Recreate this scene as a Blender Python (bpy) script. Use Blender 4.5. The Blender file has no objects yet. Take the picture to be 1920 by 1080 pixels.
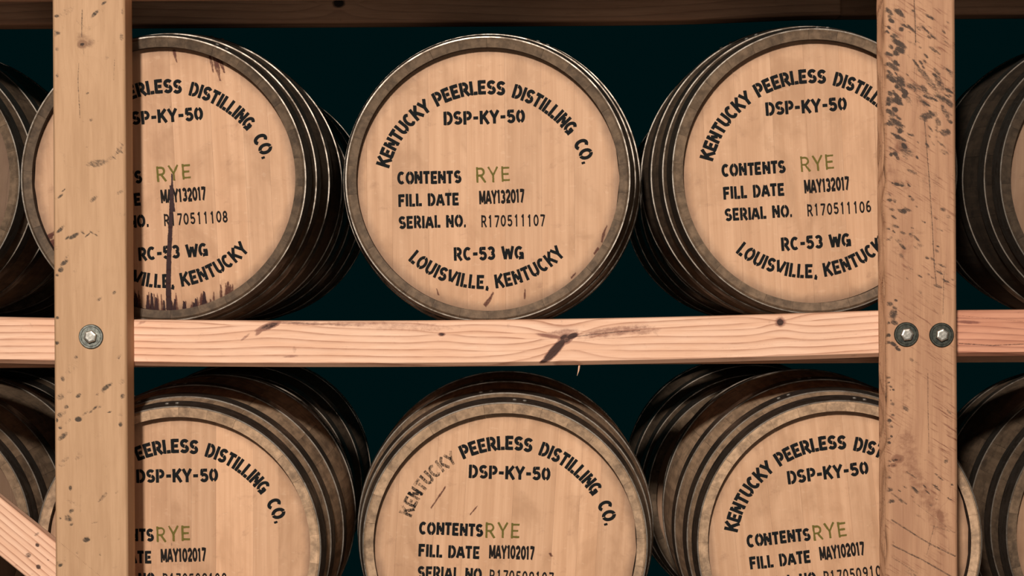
import bpy, bmesh, math, random
import numpy as np
from math import sin, cos, pi, radians, atan2, hypot
from mathutils import Vector, Matrix

C = bpy.context.scene.collection
random.seed(11)
# ------------------------------------------------------------------ camera, world, lights, exposure
F, D, EYE, ROLL = 4211.0, 4.4, 1.55, radians(0.32)     # focal length (px), distance to rail fronts, eye height, camera roll
cam_data = bpy.data.cameras.new('camera')
cam_data.sensor_width = 36.0
cam_data.lens = 36.0 * F / 1920.0
cam = bpy.data.objects.new('camera', cam_data)
cam.location = (0, -D, EYE)
cam.rotation_euler = (radians(90), ROLL, 0)
C.objects.link(cam)
S = bpy.context.scene
S.camera = cam
S.view_settings.view_transform = 'Standard'
S.view_settings.look = 'None'
S.view_settings.exposure = 0.0
S.view_settings.gamma = 1.0
S.view_settings.use_curve_mapping = False

world = bpy.data.worlds.new('world')
S.world = world
world.use_nodes = True
bg = world.node_tree.nodes['Background']
bg.inputs['Color'].default_value = (0.01, 0.46, 0.50, 1)
bg.inputs['Strength'].default_value = 0.012

def area_lamp(name, loc, target, size, power, color):
    l = bpy.data.lights.new(name, 'AREA')
    l.shape = 'DISK'; l.size = size; l.energy = power; l.color = color
    o = bpy.data.objects.new(name, l)
    o.location = loc
    o.rotation_euler = (Vector(target) - Vector(loc)).to_track_quat('-Z', 'Y').to_euler()
    C.objects.link(o)
    return o
area_lamp('aisle_lamp', (-0.56, -6.2, EYE + 1.85), (0, 0, EYE - 0.15), 0.36, 438, (1.0, 0.93, 0.86))
area_lamp('added_fill', (0.3, -5.2, EYE - 0.35), (0, 0, EYE), 1.6, 14, (1.0, 0.90, 0.80))  # added soft fill in place of bounced light, not a real lamp

# ------------------------------------------------------------------ helpers
def P(px, py, y=0.0):
    """photo pixel -> world point on the plane at depth y"""
    dx, dy = px - 960.0, py - 540.0
    wx = dx * cos(ROLL) - dy * sin(ROLL)
    wy = dx * sin(ROLL) + dy * cos(ROLL)
    k = (D + y) / F
    return Vector((wx * k, y, EYE - wy * k))

def link_mesh(name, verts, faces, mat=None, parent=None, smooth=False, attrs=None):
    me = bpy.data.meshes.new(name)
    me.from_pydata([tuple(v) for v in verts], [], faces)
    if attrs:
        for k, arr in attrs.items():
            a = me.attributes.new(k, 'FLOAT', 'POINT')
            a.data.foreach_set('value', np.asarray(arr, dtype=np.float32))
    if smooth:
        me.polygons.foreach_set('use_smooth', [True] * len(me.polygons))
    if mat: me.materials.append(mat)
    me.update()
    o = bpy.data.objects.new(name, me)
    C.objects.link(o)
    if parent: o.parent = parent
    return o

def from_bm(name, bm, mat=None, parent=None, smooth=False):
    bmesh.ops.recalc_face_normals(bm, faces=bm.faces)
    me = bpy.data.meshes.new(name)
    bm.to_mesh(me); bm.free()
    if smooth:
        me.polygons.foreach_set('use_smooth', [True] * len(me.polygons))
    if mat: me.materials.append(mat)
    o = bpy.data.objects.new(name, me)
    C.objects.link(o)
    if parent: o.parent = parent
    return o

def thing(name, label, cat, loc=(0, 0, 0), rot=(0, 0, 0), group=None):
    o = bpy.data.objects.new(name, None)
    C.objects.link(o)
    o.location = loc; o.rotation_euler = rot
    o.empty_display_size = 0.05
    o['label'] = label; o['category'] = cat
    if group: o['group'] = group
    return o

# ------------------------------------------------------------------ materials
class NT:
    def __init__(self, name):
        self.m = bpy.data.materials.new(name)
        self.m.use_nodes = True
        self.t = self.m.node_tree
        self.t.nodes.clear()
        self.out = self.n('ShaderNodeOutputMaterial')
    def n(self, kind, **kw):
        nd = self.t.nodes.new(kind)
        for k, v in kw.items(): setattr(nd, k, v)
        return nd
    def l(self, a, b): self.t.links.new(a, b)
    def setin(self, sock, v):
        if isinstance(v, bpy.types.NodeSocket): self.l(v, sock)
        else: sock.default_value = v
    def math(self, op, a, b=None, c=None, clamp=False):
        nd = self.n('ShaderNodeMath', operation=op, use_clamp=clamp)
        self.setin(nd.inputs[0], a)
        if b is not None: self.setin(nd.inputs[1], b)
        if c is not None: self.setin(nd.inputs[2], c)
        return nd.outputs[0]
    def coord(self): return self.n('ShaderNodeTexCoord').outputs['Object']
    def rnd(self): return self.n('ShaderNodeObjectInfo').outputs['Random']
    def attr(self, name, obj=False):
        nd = self.n('ShaderNodeAttribute', attribute_name=name)
        nd.attribute_type = 'OBJECT' if obj else 'GEOMETRY'
        return nd.outputs['Fac']
    def scaled(self, vec, scale, offset=None):
        nd = self.n('ShaderNodeVectorMath', operation='MULTIPLY')
        self.l(vec, nd.inputs[0]); nd.inputs[1].default_value = scale
        r = nd.outputs[0]
        if offset is not None:
            a = self.n('ShaderNodeVectorMath', operation='ADD')
            self.l(r, a.inputs[0])
            cb = self.n('ShaderNodeCombineXYZ')
            for i in range(3): self.l(self.math('MULTIPLY', offset, (37.0, 91.0, 53.0)[i]), cb.inputs[i])
            self.l(cb.outputs[0], a.inputs[1])
            r = a.outputs[0]
        return r
    def noise(self, vec, scale=1.0, detail=3.0, rough=0.55, dist=0.0):
        nd = self.n('ShaderNodeTexNoise')
        self.l(vec, nd.inputs['Vector'])
        nd.inputs['Scale'].default_value = scale
        nd.inputs['Detail'].default_value = detail
        nd.inputs['Roughness'].default_value = rough
        nd.inputs['Distortion'].default_value = dist
        return nd.outputs['Fac']
    def smooth(self, v, a, b, lo=0.0, hi=1.0):
        nd = self.n('ShaderNodeMapRange', interpolation_type='SMOOTHSTEP')
        self.l(v, nd.inputs['Value'])
        nd.inputs['From Min'].default_value = a; nd.inputs['From Max'].default_value = b
        nd.inputs['To Min'].default_value = lo; nd.inputs['To Max'].default_value = hi
        return nd.outputs['Result']
    def mix(self, fac, a, b, mode='MIX'):
        nd = self.n('ShaderNodeMix', data_type='RGBA', blend_type=mode)
        self.setin(nd.inputs['Factor'], fac)
        for i, v in ((6, a), (7, b)):
            if isinstance(v, bpy.types.NodeSocket): self.l(v, nd.inputs[i])
            else: nd.inputs[i].default_value = (*v, 1)
        return nd.outputs[2]
    def bsdf(self, color, rough=0.6, metal=0.0, bump=None, bump_s=0.3, bump_d=0.002, spec=0.3):
        b = self.n('ShaderNodeBsdfPrincipled')
        if isinstance(color, bpy.types.NodeSocket): self.l(color, b.inputs['Base Color'])
        else: b.inputs['Base Color'].default_value = (*color, 1)
        self.setin(b.inputs['Roughness'], rough)
        self.setin(b.inputs['Metallic'], metal)
        b.inputs['Specular IOR Level'].default_value = spec
        if bump is not None:
            bp = self.n('ShaderNodeBump')
            bp.inputs['Strength'].default_value = bump_s
            bp.inputs['Distance'].default_value = bump_d
            self.l(bump, bp.inputs['Height'])
            self.l(bp.outputs[0], b.inputs['Normal'])
        return b
    def finish(self, b):
        self.l(b.outputs[0], self.out.inputs['Surface'])
        return self.m

def mat_head():
    """planed white oak of the barrel heads, grain vertical; 'tone' = per-board lightness"""
    t = NT('planed_oak')
    co, r = t.coord(), t.rnd()
    tone = t.attr('tone', True)
    streak = t.noise(t.scaled(co, (75, 20, 2.2), r), 1.0, 4, 0.6)
    fine = t.noise(t.scaled(co, (420, 50, 9), r), 1.0, 3, 0.6)
    cloud = t.noise(t.scaled(co, (11, 6, 7), r), 1.0, 4, 0.6, 0.6)
    c = t.mix(t.smooth(streak, 0.3, 0.72), (0.60, 0.335, 0.185), (0.71, 0.42, 0.245))
    c = t.mix(t.smooth(fine, 0.45, 0.8, 0, 0.26), c, (0.46, 0.235, 0.12))
    c = t.mix(t.smooth(cloud, 0.44, 0.74, 0, 0.72), c, (0.45, 0.24, 0.125))
    blot = t.noise(t.scaled(co, (26, 20, 34)), 1.0, 5, 0.7, 0.4)
    c = t.mix(t.smooth(blot, 0.56, 0.80, 0, 0.5), c, (0.33, 0.165, 0.09))
    ray = t.noise(t.scaled(co, (60, 30, 110), r), 1.0, 2, 0.5)
    c = t.mix(t.smooth(ray, 0.64, 0.74, 0, 0.16), c, (0.85, 0.58, 0.38))
    hsv = t.n('ShaderNodeHueSaturation')
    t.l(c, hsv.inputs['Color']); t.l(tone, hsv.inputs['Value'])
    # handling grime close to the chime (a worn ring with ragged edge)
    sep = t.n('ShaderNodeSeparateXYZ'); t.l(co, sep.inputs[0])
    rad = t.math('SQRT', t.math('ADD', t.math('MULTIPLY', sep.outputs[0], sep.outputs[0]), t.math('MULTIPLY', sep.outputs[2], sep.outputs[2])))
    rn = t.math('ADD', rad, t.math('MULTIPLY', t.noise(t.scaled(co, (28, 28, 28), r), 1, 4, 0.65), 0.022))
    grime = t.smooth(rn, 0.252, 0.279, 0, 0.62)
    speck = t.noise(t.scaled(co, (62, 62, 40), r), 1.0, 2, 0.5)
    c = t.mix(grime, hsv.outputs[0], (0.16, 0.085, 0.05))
    c = t.mix(t.smooth(speck, 0.775, 0.80, 0, 0.5), c, (0.13, 0.08, 0.05))
    return t.finish(t.bsdf(c, 0.62, 0, fine, 0.15, 0.0008))

def mat_stave():
    t = NT('weathered_oak')
    co, r = t.coord(), t.rnd()
    tone = t.attr('tone', True)
    streak = t.noise(t.scaled(co, (60, 4, 60), r), 1.0, 4, 0.6)
    cl = t.noise(t.scaled(co, (30, 24, 30), r), 1.0, 5, 0.7)
    c = t.mix(t.smooth(streak, 0.3, 0.7), (0.20, 0.128, 0.076), (0.33, 0.215, 0.13))
    c = t.mix(t.smooth(cl, 0.42, 0.72, 0, 0.72), c, (0.08, 0.054, 0.036))
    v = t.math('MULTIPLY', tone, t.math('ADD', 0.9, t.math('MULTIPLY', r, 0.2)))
    hsv = t.n('ShaderNodeHueSaturation')
    t.l(c, hsv.inputs['Color']); t.l(v, hsv.inputs['Value'])
    return t.finish(t.bsdf(hsv.outputs[0], 0.7, 0, streak, 0.35, 0.0015))

def mat_hoop():
    t = NT('oiled_steel_hoop')
    co, r = t.coord(), t.rnd()
    n1 = t.noise(t.scaled(co, (26, 60, 26), r), 1.0, 5, 0.65)
    n2 = t.noise(t.scaled(co, (120, 30, 120), r), 1.0, 3, 0.6)
    c = t.mix(t.smooth(n1, 0.38, 0.66), (0.22, 0.185, 0.15), (0.10, 0.075, 0.055))
    c = t.mix(t.smooth(n2, 0.55, 0.75, 0, 0.5), c, (0.30, 0.26, 0.22))
    b = t.bsdf(c, t.smooth(n1, 0.3, 0.7, 0.30, 0.5), 0.85, n2, 0.15, 0.001)
    return t.finish(b)

def mat_metal(name, c0, c1, rough):
    t = NT(name)
    co = t.coord()
    n1 = t.noise(t.scaled(co, (160, 160, 160)), 1.0, 4, 0.6)
    return t.finish(t.bsdf(t.mix(t.smooth(n1, 0.35, 0.65), c0, c1), rough, 0.8, n1, 0.3, 0.0006))

def mat_ink(name, col, lo, hi, wear, rough=0.8, wscale=55.0):
    """flat print: the 'ink' attribute fades to nothing at a stroke's sprayed edge"""
    t = NT(name)
    co, r = t.coord(), t.rnd()
    ink = t.attr('ink')
    n1 = t.noise(t.scaled(co, (wscale, wscale, wscale), r), 1.0, 4, 0.6)
    n2 = t.noise(t.scaled(co, (900, 300, 260), r), 1.0, 2, 0.5)
    v = t.math('ADD', ink, t.math('MULTIPLY', t.math('SUBTRACT', n1, 0.5), wear))
    v = t.math('ADD', v, t.math('MULTIPLY', t.math('SUBTRACT', n2, 0.5), 0.55))
    a = t.smooth(v, lo, hi, 0, 0.97)
    b = t.bsdf(col, rough, spec=0.12)
    tr = t.n('ShaderNodeBsdfTransparent')
    mx = t.n('ShaderNodeMixShader')
    t.l(a, mx.inputs[0]); t.l(tr.outputs[0], mx.inputs[1]); t.l(b.outputs[0], mx.inputs[2])
    t.l(mx.outputs[0], t.out.inputs['Surface'])
    return t.m

def mat_timber(name, light, dark, line, ring_amt, mark_col, knot_col, along, diag=0.0, diag_ang=35):
    """sawn timber; reads the 'ring' (grain), 'mark' (dirt) and 'knot' fields stored on the mesh"""
    t = NT(name)
    co = t.coord()
    sc = (5, 60, 60) if along == 'x' else (60, 60, 5)
    sf = (18, 420, 420) if along == 'x' else (420, 420, 18)
    streak = t.noise(t.scaled(co, sc), 1.0, 4, 0.6)
    fine = t.noise(t.scaled(co, sf), 1.0, 3, 0.6)
    cloud = t.noise(t.scaled(co, (9, 9, 9)), 1.0, 5, 0.6, 0.5)
    ring = t.attr('ring')
    wob = t.math('ADD', ring, t.math('MULTIPLY', streak, 0.35))
    fr = t.math('FRACT', wob)
    # late-wood lines: slow rise, sharp fall
    ln = t.math('POWER', fr, 4.5)
    ln = t.math('MULTIPLY', ln, t.smooth(fr, 0.9, 1.0, 1, 0))
    c = t.mix(t.smooth(streak, 0.3, 0.7), dark, light)
    c = t.mix(t.smooth(cloud, 0.45, 0.75, 0, 0.5), c, dark)
    c = t.mix(t.math('MULTIPLY', ln, t.smooth(cloud, 0.3, 0.7, ring_amt * 1.2, ring_amt * 0.6)), c, line)
    c = t.mix(t.smooth(fine, 0.5, 0.8, 0, 0.25), c, line)
    knot = t.attr('knot')
    kn = t.math('ADD', knot, t.math('MULTIPLY', t.math('SUBTRACT', t.noise(t.scaled(co, (75, 110, 110)), 1, 5, 0.65), 0.5), 0.75))
    c = t.mix(t.smooth(kn, 0.12, 0.55, 0, 0.75), c, knot_col)
    c = t.mix(t.smooth(kn, 0.60, 0.85, 0, 0.92), c, tuple(v * 0.16 for v in knot_col))
    mark = t.attr('mark')
    vr = t.n('ShaderNodeVectorRotate', rotation_type='Y_AXIS'); t.l(co, vr.inputs['Vector']); vr.inputs['Angle'].default_value = radians(diag_ang)
    mc = vr.outputs[0]
    if diag:
        dn = t.noise(t.scaled(mc, (22, 60, 230)), 1.0, 4, 0.65)
        dm = t.noise(t.scaled(co, (14, 14, 10)), 1.0, 3, 0.6)
        c = t.mix(t.math('MULTIPLY', t.smooth(dn, 0.52, 0.72), t.smooth(dm, 0.40, 0.60, 0.0, diag)), c, knot_col)
    mn = t.math('ADD', mark, t.math('MULTIPLY', t.math('SUBTRACT', t.noise(t.scaled(mc, (150, 150, 400)), 1, 5, 0.75), 0.5), 1.5))
    grim = t.smooth(t.noise(t.scaled(co, (45, 45, 45)), 1, 5, 0.7), 0.60, 0.8, 0, 0.42)
    c = t.mix(grim, c, mark_col)
    c = t.mix(t.smooth(mn, 0.35, 1.05, 0, 0.92), c, mark_col)
    h = t.math('SUBTRACT', t.math('ADD', fine, ln), t.math('MULTIPLY', mark, 1.2))
    return t.finish(t.bsdf(c, 0.68, 0, h, 0.3, 0.0012))

def mat_dark_plain(name, c):
    t = NT(name)
    n1 = t.noise(t.scaled(t.coord(), (40, 40, 40)), 1, 4, 0.6)
    return t.finish(t.bsdf(t.mix(n1, tuple(v * .6 for v in c), tuple(v * 1.4 for v in c)), 0.8))
M_head, M_stave, M_hoop = mat_head(), mat_stave(), mat_hoop()
M_ink = mat_ink('black_stencil_ink', (0.010, 0.011, 0.011), 0.30, 0.62, 0.55)
M_stamp = mat_ink('black_stamp_ink', (0.016, 0.013, 0.011), 0.28, 0.60, 0.45)
M_green = mat_ink('green_stamp_ink', (0.16, 0.13, 0.03), 0.26, 0.85, 1.3)
M_leak = mat_ink('dried_leak', (0.035, 0.012, 0.011), 0.25, 0.75, 0.9, 0.35, 80)
M_leak_red = mat_ink('reddish_leak', (0.13, 0.045, 0.03), 0.35, 1.35, 1.5, 0.6, 80)
M_washer = mat_metal('dull_zinc', (0.10, 0.10, 0.085), (0.20, 0.20, 0.17), 0.45)
M_char_shade = mat_dark_plain('char_and_shade_oak', (0.022, 0.014, 0.010))  # dark inner chime wall; char colour also paints in the rim shadow
M_washer_dark = mat_metal('dark_washer', (0.035, 0.036, 0.03), (0.07, 0.07, 0.055), 0.5)
M_bolt = mat_metal('worn_zinc', (0.30, 0.28, 0.24), (0.50, 0.46, 0.40), 0.42)
M_post_l = mat_timber('tan_post_timber', (0.60, 0.355, 0.195), (0.50, 0.285, 0.15), (0.36, 0.19, 0.095), 0.10, (0.035, 0.026, 0.018), (0.20, 0.09, 0.045), 'z', 0.0, -35)
M_post_r = mat_timber('reddish_post_timber', (0.56, 0.30, 0.165), (0.44, 0.22, 0.12), (0.27, 0.13, 0.07), 0.18, (0.032, 0.021, 0.015), (0.22, 0.085, 0.045), 'z', 1.0, -33)
M_rail = mat_timber('pale_pine', (0.95, 0.60, 0.41), (0.86, 0.49, 0.31), (0.38, 0.145, 0.075), 1.15, (0.05, 0.022, 0.016), (0.22, 0.075, 0.05), 'x')
M_rail_r = mat_timber('reddish_pine', (0.76, 0.36, 0.22), (0.60, 0.25, 0.145), (0.20, 0.055, 0.035), 0.9, (0.05, 0.02, 0.016), (0.16, 0.04, 0.03), 'x')
M_beam = mat_timber('aged_brown_timber', (0.66, 0.36, 0.22), (0.52, 0.27, 0.16), (0.2, 0.085, 0.05), 0.7, (0.04, 0.025, 0.02), (0.06, 0.03, 0.02), 'x')

# ------------------------------------------------------------------ the setting (mostly lost in the dark)
def mat_dark(name, c0, c1):
    t = NT(name)
    n1 = t.noise(t.scaled(t.coord(), (3, 3, 3)), 1, 5, 0.6)
    return t.finish(t.bsdf(t.mix(n1, c0, c1), 0.8))
fl = link_mesh('floor', [(-4, -8, 0), (4, -8, 0), (4, 5, 0), (-4, 5, 0), (-4, -8, -.1), (4, -8, -.1), (4, 5, -.1), (-4, 5, -.1)],
               [(0, 1, 2, 3), (7, 6, 5, 4), (0, 4, 5, 1), (1, 5, 6, 2), (2, 6, 7, 3), (3, 7, 4, 0)], mat_dark('concrete', (0.10, 0.09, 0.08), (0.16, 0.15, 0.13)))
fl['kind'] = 'structure'
# ------------------------------------------------------------------ timbers
def blob(U, V, cu, cv, ru, rv, ang=0.0, k=1.0):
    a = radians(ang)
    u = (U - cu) * cos(a) + (V - cv) * sin(a)
    v = -(U - cu) * sin(a) + (V - cv) * cos(a)
    return k * np.clip(1.25 - (u / ru) ** 2 * 1.0 - (v / rv) ** 2, 0, 1)

def seg(U, V, pts, w, k=1.0):
    """field along a polyline (cracks, pencil line)"""
    best = np.zeros_like(U)
    for (a, b), (c, d) in zip(pts[:-1], pts[1:]):
        L2 = (c - a) ** 2 + (d - b) ** 2
        t = np.clip(((U - a) * (c - a) + (V - b) * (d - b)) / L2, 0, 1)
        dd = np.hypot(U - a - t * (c - a), V - b - t * (d - b))
        best = np.maximum(best, np.clip(1.3 - dd / w, 0, 1) * k)
    return best

def timber(name, axis, lo, hi, size, parent, mat, field, step=0.002, fstep=0.0013, bevel=0.004, bend=None, rough=0.0, low_bevel=None):
    """a sawn beam: lo/hi along axis ('x' or 'z'), size = ((a0,a1),(y0,y1)) for the cross section.
    field(U,V,front,side) gives ring/mark/knot for the points"""
    (a0, a1), (y0, y1) = size
    prof = []
    nf = max(3, int((a1 - a0) / fstep))
    b0 = low_bevel or bevel
    for t in np.linspace(a0 + b0, a1 - bevel, nf): prof.append((t, y0))          # front face
    for t in np.linspace(y0 + bevel, y1 - bevel, 12): prof.append((a1, t))
    for t in np.linspace(a1 - bevel, a0 + bevel, 4): prof.append((t, y1))
    d0 = b0 * (1.9 if low_bevel else 1.0)
    for t in np.linspace(y1 - bevel, y0 + d0, 60 if rough else 12): prof.append((a0, t))
    if low_bevel:
        for t in (0.06, 0.5, 0.94): prof.append((a0 + b0 * t, y0 + d0 * (1 - t)))
    prof = np.array(prof)
    n = len(prof)
    if step < 0.01:                     # fine where the photograph looks, coarse beyond
        va, vb = (max(lo, -1.06), min(hi, 1.06)) if axis == 'x' else (max(lo, EYE - .6), min(hi, EYE + .6))
        ts = np.concatenate([np.linspace(lo, va, 12)[:-1] if va > lo else [], np.linspace(va, vb, int((vb - va) / step)), np.linspace(vb, hi, 12)[1:] if hi > vb else []])
    else:
        ts = np.linspace(lo, hi, max(3, int((hi - lo) / step)))
    T = np.repeat(ts, n); A = np.tile(prof[:, 0], len(ts)); Y = np.tile(prof[:, 1], len(ts))
    U, V = (T, A) if axis == 'x' else (A, T)
    front = np.exp(-np.clip(Y - y0, 0, 1) / 0.006)
    ring, mark, knot = field(U, V, Y, front)
    X, Z = (T.copy(), A.copy()) if axis == 'x' else (A.copy(), T.copy())
    if bend is not None: Z = Z + bend(T)
    if rough:
        fur = np.sin(Y * 420 + 2.2 * np.sin(T * 13) + 1.2 * np.sin(T * 37 + 1)) + 0.5 * np.sin(Y * 900 + 3 * np.sin(T * 21)) + 0.3 * np.sin(T * 90 + Y * 60)
        ph = fur * np.clip((y1 - Y) / 0.02, 0, 1)
        side = np.where(A < a0 + 0.002, 1.0, 0.0)
        X = X + side * ph * rough
    verts = np.stack([X, Y, Z], 1)
    faces = []
    m = len(ts)
    for i in range(m - 1):
        r0, r1 = i * n, (i + 1) * n
        for j in range(n):
            k = (j + 1) % n
            faces.append((r0 + j, r0 + k, r1 + k, r1 + j))
    faces.append(tuple(range(n))[::-1]); faces.append(tuple(range((m - 1) * n, m * n)))
    o = link_mesh(name, verts.tolist(), faces, mat, parent, True, {'ring': ring, 'mark': np.clip(mark, 0, 1.2), 'knot': np.clip(knot, 0, 1.2)})
    bm = bmesh.new(); bm.from_mesh(o.data)
    bmesh.ops.recalc_face_normals(bm, faces=bm.faces)
    bm.to_mesh(o.data); bm.free()
    return o

rack = thing('barrel_rack', 'bolted timber rack of two posts and horizontal rails holding the barrels', 'rack', (0, 0, 0))

def post_field(marks, knots, cracks, stains, seed, nscatter, ang):
    rg = random.Random(seed)
    def f(U, V, Y, front):
        ring = (U * 55 + 0.9 * np.sin(V * 2.1 + seed) + Y * 30)
        mark = np.zeros_like(U); knot = np.zeros_like(U)
        for (px, py, rx, ry, a, k) in marks:
            c = P(px, py, -0.089)
            mark = np.maximum(mark, blob(U, V, c.x, c.z, rx / 975, ry / 975, a, k) * front)
        for (px, py, rx, ry, a, k) in knots:
            c = P(px, py, -0.089)
            knot = np.maximum(knot, blob(U, V, c.x, c.z, rx / 975, ry / 975, a, k) * front)
            d = np.hypot(U - c.x, (V - c.z) * 0.6)
            ring = ring + 1.4 * np.exp(-(d / (rx * 2.2 / 975)) ** 2)
        for pts, w, k in cracks:
            q = [(P(a, b, -0.089).x, P(a, b, -0.089).z) for a, b in pts]
            mark = np.maximum(mark, seg(U, V, q, w / 975, k) * front)
        for pts, w, k in stains:
            q = [(P(a, b, -0.089).x, P(a, b, -0.089).z) for a, b in pts]
            knot = np.maximum(knot, seg(U, V, q, w / 975, k) * front)
        for i in range(nscatter):
            u = rg.uniform(U.min(), U.max()); v = rg.uniform(0.95, 2.2)
            r = rg.uniform(0.0015, 0.006)
            mark = np.maximum(mark, blob(U, V, u, v, r * rg.uniform(1, 3), r, ang + rg.uniform(-15, 15), rg.uniform(0.3, 0.9)) * front)
        return ring, mark, knot
    return f

# left post: (px, py, rx, ry, tilt, strength)
lm = [(125, 22, 24, 9, 30, .5), (108, 62, 7, 5, 0, .8), (150, 45, 18, 5, -40, .45), (106, 30, 6, 4, 0, .9), (190, 20, 12, 5, 30, .4), (104, 62, 6, 9, 0, .6), (107, 92, 5, 5, 0, .7), (107, 142, 4, 6, 0, .7),
      (228, 70, 6, 9, 0, .7), (230, 22, 4, 10, 0, .6), (170, 80, 12, 8, 30, .5), (182, 306, 26, 9, 8, .75), (210, 296, 14, 5, 20, .55), (225, 283, 12, 3, -40, .8), (228, 270, 9, 2, -40, .7),
      (226, 360, 12, 5, 30, .6), (213, 295, 9, 2, -45, .8), (113, 368, 9, 3, 40, .95), (119, 357, 7, 2, 40, .9), (163, 276, 3, 2, 0, .8), (112, 432, 10, 4, 35, .9), (138, 443, 14, 5, 30, .95), (126, 446, 7, 3, 40, .9),
      (155, 436, 7, 3, -40, .8), (164, 441, 8, 2, 40, .9), (172, 436, 8, 2, -40, .85), (180, 441, 6, 2, -40, .85), (184, 434, 5, 2, -30, .6), (115, 428, 12, 4, 40, .7), (120, 493, 11, 5, 35, .9), (114, 506, 7, 6, 30, 1.0), (107, 516, 4, 4, 0, .9), (125, 482, 8, 3, 50, .5),
      (143, 545, 20, 5, 15, .35), (178, 556, 14, 4, 0, .35), (107, 596, 5, 4, 0, .9), (106, 643, 6, 5, 0, 1.0), (223, 672, 2, 2, 0, 1), (135, 690, 24, 14, 40, .4), (118, 710, 6, 7, 20, .75),
      (113, 744, 10, 8, 30, .7), (147, 742, 7, 5, 40, .9), (130, 736, 8, 4, 20, .5), (228, 716, 8, 7, 0, .5), (230, 743, 6, 6, 0, .8), (124, 763, 6, 5, 30, .8), (113, 778, 8, 7, 30, .75), (147, 786, 8, 6, 0, 1.15), (160, 775, 10, 3, 40, .65),
      (178, 765, 8, 3, 40, .8), (170, 772, 6, 3, 40, .8), (106, 788, 4, 6, 0, 1), (113, 802, 5, 4, 0, .9), (118, 818, 14, 6, 40, .85), (226, 796, 5, 6, 0, .9), (226, 778, 8, 4, 0, .5), (205, 773, 6, 2, 10, 1.0), (190, 735, 18, 7, 30, .4),
      (182, 815, 18, 10, 20, .35), (122, 862, 12, 5, 30, .6), (116, 872, 10, 5, 0, .5), (132, 915, 4, 6, 0, 1.0), (135, 943, 16, 4, -30, .5), (134, 958, 7, 5, 30, .9), (128, 972, 8, 10, 50, .8), (162, 1012, 9, 6, 10, 1.05), (113, 972, 3, 3, 0, .9),
      (113, 1060, 6, 4, 30, .95), (188, 1040, 3, 5, 0, .6), (178, 980, 8, 2, 10, .6), (138, 610, 15, 8, 60, .3)]
lk = [(154, 83, 12, 10, 0, .62), (154, 83, 5, 4, 0, .95), (160, 75, 24, 14, -30, .34)]
lc = [([(154, 18), (153, 70)], 1.2, .95), ([(156, 92), (158, 104)], 1.0, .7), ([(148, 118), (146, 150), (150, 222)], 1.0, .9), ([(215, 110), (213, 150)], 1.4, .6)]
ls = [([(104, 1010), (190, 1082)], 0.8, .42)]
a, b = P(101.5, 540, -.089), P(236.5, 540, -.089)
post_l = timber('post', 'z', 0.0, 2.75, ((a.x - .0005, b.x), (-0.089, 0.0)), rack, M_post_l,
                post_field(lm, lk, lc, ls, 3, 40, 35))
post_l['label'] = 'tan upright post with a single bolt and dark scuffs'

# right post
rm = []
rg = random.Random(5)
def rake(x0, x1, y0, y1, n, r0, r1, ang, k0, k1, asp=(1.8, 5)):
    for i in range(int(n * 1.6)):
        r = rg.uniform(r0, r1) * .85
        rm.append((rg.uniform(x0, x1), rg.uniform(y0, y1), r * rg.uniform(*asp), r, ang + rg.uniform(-14, 14), rg.uniform(k0, k1) + .22))
rake(1662, 1690, 20, 235, 30, 3, 8, -35, .6, 1.0, (1.2, 3.2))
rake(1690, 1785, 30, 110, 18, 2, 4, -35, .4, .9)
rake(1670, 1785, 110, 300, 34, 2, 4, -38, .45, .95)
rake(1700, 1785, 130, 200, 8, 5, 9, -40, .4, .7)
rake(1665, 1700, 150, 300, 12, 4, 8, -40, .6, 1.0, (1, 2))
rake(1755, 1790, 140, 260, 9, 4, 9, -50, .5, .8, (1, 2))
rake(1665, 1720, 330, 480, 18, 2, 5, -30, .5, .95, (1.2, 3.2))
rake(1700, 1780, 400, 560, 14, 2, 4, -35, .4, .8)
rake(1660, 1690, 560, 660, 9, 3, 7, -30, .6, .95, (1, 2))
rake(1664, 1676, 700, 960, 16, 2, 5, -20, .5, .95, (1, 2))
rake(1680, 1790, 860, 940, 9, 1.5, 3, -30, .4, .9)
rm += [(1745, 340, 27, 24, 0, .42), (1740, 217, 22, 9, 10, .9), (1700, 284, 20, 10, -30, .75), (1692, 270, 9, 16, 20, .6), (1675, 590, 10, 12, 0, .9), (1725, 460, 10, 7, 0, .55), (1710, 440, 9, 5, 60, .6), (1688, 450, 8, 10, 0, .5),
       (1720, 437, 14, 4, 0, .4), (1762, 158, 20, 10, -60, .7), (1770, 60, 8, 3, -50, .8)]
rk = [(1690, 275, 16, 14, 0, .45), (1684, 860, 14, 10, 0, .62), (1680, 862, 6, 4, 0, .85), (1763, 968, 8, 18, 20, .55), (1675, 872, 7, 5, 0, .7)]
rc = [([(1714, 0), (1716, 40), (1717, 80)], 1.4, 1), ([(1716, 100), (1714, 150), (1722, 200)], 1.1, .7), ([(1733, 220), (1742, 330), (1748, 420), (1752, 500), (1756, 535)], 1.2, .95), ([(1770, 510), (1768, 590)], 1.1, .8),
      ([(1740, 700), (1740, 760), (1742, 850)], 1.2, .8), ([(1672, 925), (1700, 945)], 2.2, .9), ([(1672, 975), (1740, 1018), (1795, 1045)], 2.0, .95), ([(1672, 1022), (1730, 1050), (1790, 1085)], 2.0, .95), ([(1672, 1045), (1720, 1075)], 1.6, .8),
      ([(1700, 885), (1718, 897)], 1.8, .9), ([(1700, 520), (1760, 590)], 1.4, .55), ([(1745, 985), (1795, 1000)], 1.6, .7), ([(1690, 560), (1740, 590)], 1.4, .5), ([(1712, 940), (1790, 1000)], 1.6, .7), ([(1752, 985), (1738, 1040)], 1.2, .7), ([(1700, 480), (1720, 500)], 1.3, .5)]
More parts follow.
